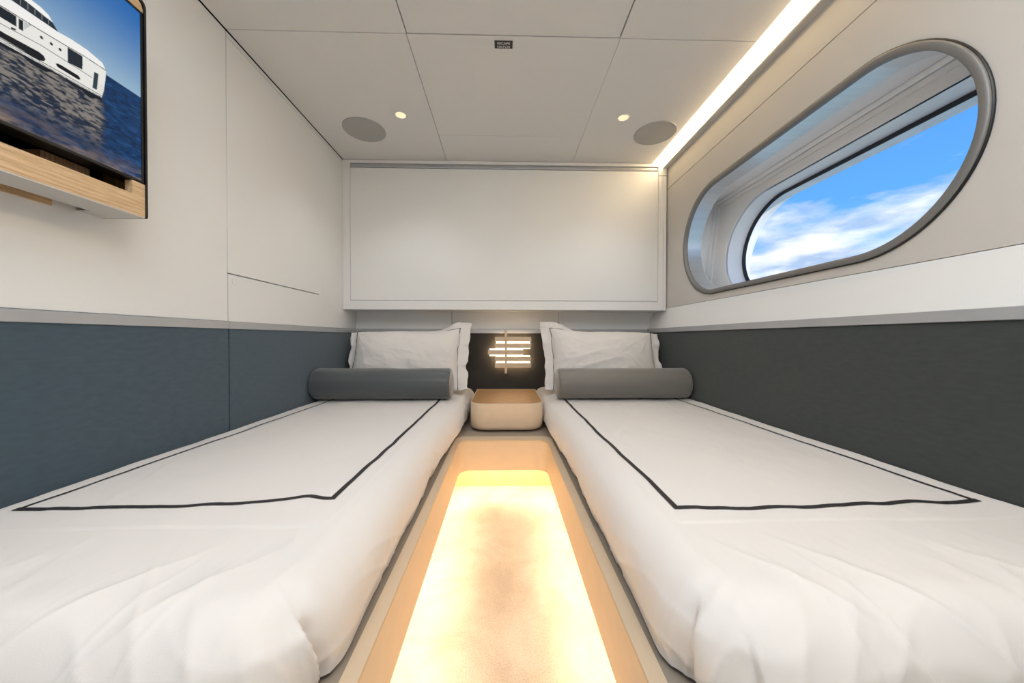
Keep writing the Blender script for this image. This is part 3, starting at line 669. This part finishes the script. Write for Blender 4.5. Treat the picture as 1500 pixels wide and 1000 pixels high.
# the picture: a fine flat grid with a colour per point
ny_, nz_ = 780, 440; SS = 2
ys = np.linspace(sy0,sy1,ny_); zs = np.linspace(sz0,sz1,nz_); Y0,Z0 = np.meshgrid(ys,zs,indexing='ij')
YY,ZZ = np.meshgrid(np.linspace(sy0,sy1,ny_*SS),np.linspace(sz0,sz1,nz_*SS),indexing='ij')
S = .973-YY; T = ZZ-sz0
def L3(c): return np.array(lin(c))
img = np.zeros(S.shape+(3,))
g = np.clip((T-.228)/.23,0,1)[...,None]
img[:] = L3((150,182,205))*(1-g)**1.6+L3((34,104,176))*(1-(1-g)**1.6)
wv = fbm(S*110,T*330,1,5); wv2 = fbm(S*40+T*18,T*150,4,4)
sea = L3((10,50,92))*(1+.9*np.clip(wv,-1,1))[...,None]+L3((36,84,128))*np.clip(wv2,0,1)[...,None]*.6
def inpoly(P_):
    P_ = np.array(P_); ins = np.zeros(S.shape,bool); j = len(P_)-1
    for i in range(len(P_)):
        xi,yi = P_[i]; xj,yj = P_[j]
        c_ = ((yi>T)!=(yj>T))&(S<(xj-xi)*(T-yi)/(yj-yi+1e-12)+xi); ins ^= c_; j = i
    return ins
def paint(P_,c): img[inpoly(P_)] = L3(c)
def line(P_,c,w):
    for (x0_,y0_),(x1_,y1_) in zip(P_,P_[1:]):
        dx,dy = x1_-x0_,y1_-y0_; l2 = dx*dx+dy*dy; tt = np.clip(((S-x0_)*dx+(T-y0_)*dy)/l2,0,1)
        img[np.hypot(S-x0_-tt*dx,T-y0_-tt*dy)<w/2] = L3(c)
hor = .2285
img[T<hor] = sea[T<hor]
# grey shimmer where the hull reflects
ref = np.clip(fbm(S*90,T*260,2,5)*2.0+.45+.5*vn(S*30,T*40,1),0,1)*sst(.08,.10,S+.006*vn(T*200,0,3))*sst(.0,.06,T-.02+.2*np.maximum(0,.10-S))*(T<.165)
dk = sst(.135,.16,T)*sst(.08,.12,S)
refc = (L3((142,134,124))*ref[...,None]+L3((28,36,48))*(1-ref[...,None]))
k_ = (sst(.075,.10,S+.006*vn(T*160,0,3))*(T<.165)*(.85-.5*sst(.10,.0,T)))[...,None]
img = img*(1-k_)+refc*k_
low = (sst(.05,.0,T+.04*vn(S*9,0,5)*0)*np.clip(.5+fbm(S*30,T*90,6,4),0,1))[...,None]*.8
img = img*(1-low)+L3((148,128,112))*low
img[(S>.092)&(T<.165)&(T>.151+.006*vn(S*60,0,2))] = L3((20,26,36))
# hull and decks
paint([(.81,.262),(.264,.227),(.162,.234),(.099,.24),(.082,.239),(.083,.220),(.087,.186),(.092,.164),(.133,.161),(.188,.159),(.264,.155),(.81,.15)],(236,234,228))
paint([(.81,.27),(.263,.252),(.176,.253),(.151,.257),(.12,.258),(.09,.252),(.082,.239),(.128,.237),(.162,.233),(.22,.227),(.81,.226)],(244,243,240))
paint([(.81,.285),(.251,.279),(.203,.279),(.186,.269),(.174,.253),(.81,.252)],(38,46,54))
paint([(.81,.31),(.234,.283),(.203,.281),(.190,.276),(.183,.266),(.197,.267),(.214,.270),(.234,.272),(.81,.28)],(246,246,244))
for k in range(6): line([(.19+.011*k,.256),(.19+.011*k,.268)],(140,150,158),.0012)
line([(.81,.226),(.264,.227),(.219,.229),(.162,.234),(.128,.238),(.082,.239)],(20,24,30),.0018)
for s0 in (.24,.32,.40,.48): paint([(s0+.060,.224),(s0,.226),(s0,.205),(s0+.060,.202)],(24,32,42))
paint([(.237,.225),(.23,.226),(.23,.205),(.237,.204)],(24,32,42)); paint([(.229,.226),(.218,.228),(.229,.209)],(196,198,198))
paint([(.248,.198),(.241,.2),(.241,.196),(.248,.194)],(30,34,40))
for c0 in (.202,.186,.171): img[((S-c0)/.0028)**2+((T-.2165)/.003)**2<1] = L3((22,26,32))
paint([(.158,.233),(.130,.235),(.1305,.203),(.158,.199)],(24,38,48))
paint([(.50,.176),(.256,.177),(.207,.182),(.199,.180),(.196,.174),(.199,.168),(.207,.164),(.50,.164)],(16,20,26))
paint([(.179,.179),(.176,.182),(.170,.183),(.138,.183),(.135,.180),(.135,.177),(.138,.174),(.175,.174),(.178,.176)],(16,20,26))
paint([(.107,.216),(.098,.218),(.102,.176),(.111,.175)],(46,62,74))
line([(.81,.188),(.264,.191),(.204,.199),(.112,.199)],(90,94,98),.0014); line([(.81,.158),(.264,.162),(.22,.163),(.17,.166),(.091,.169)],(60,64,68),.0016); line([(.81,.1545),(.264,.158),(.17,.161),(.091,.165)],(70,74,78),.0013)
for k in range(4): line([(.100,.193-.006*k),(.085,.192-.006*k)],(120,124,128),.0006)
line([(.17,.262),(.12,.265),(.09,.258)],(170,190,205),.0006)
img = img.reshape(ny_,SS,nz_,SS,3).mean((1,3))
me = bpy.data.meshes.new('screen'); idx = np.arange(ny_*nz_).reshape(ny_,nz_)
fc = np.stack([idx[:-1,:-1],idx[1:,:-1],idx[1:,1:],idx[:-1,1:]],-1).reshape(-1,4)
me.from_pydata(np.stack([np.full(Y0.shape,TX-.001),Y0,Z0],-1).reshape(-1,3).tolist(),[],fc.tolist()); me.update()
at_ = me.color_attributes.new('picture','FLOAT_COLOR','POINT'); at_.data.foreach_set('color', np.concatenate([np.clip(img,0,1),np.ones(Y0.shape+(1,))],-1).reshape(-1).astype(np.float32))
m = bpy.data.materials.new('lit_screen'); m.use_nodes = True; b = m.node_tree.nodes['Principled BSDF']; b.inputs['Base Color'].default_value = (.005,.005,.006,1); b.inputs['Roughness'].default_value = .12; b.inputs['Specular IOR Level'].default_value = .25
an = m.node_tree.nodes.new('ShaderNodeVertexColor'); an.layer_name = 'picture'; m.node_tree.links.new(an.outputs[0], b.inputs['Emission Color']); b.inputs['Emission Strength'].default_value = .74
me.materials.append(m); so = bpy.data.objects.new('screen', me); COL.objects.link(so); so.parent = tv; so.matrix_parent_inverse = tv.matrix_world.inverted()
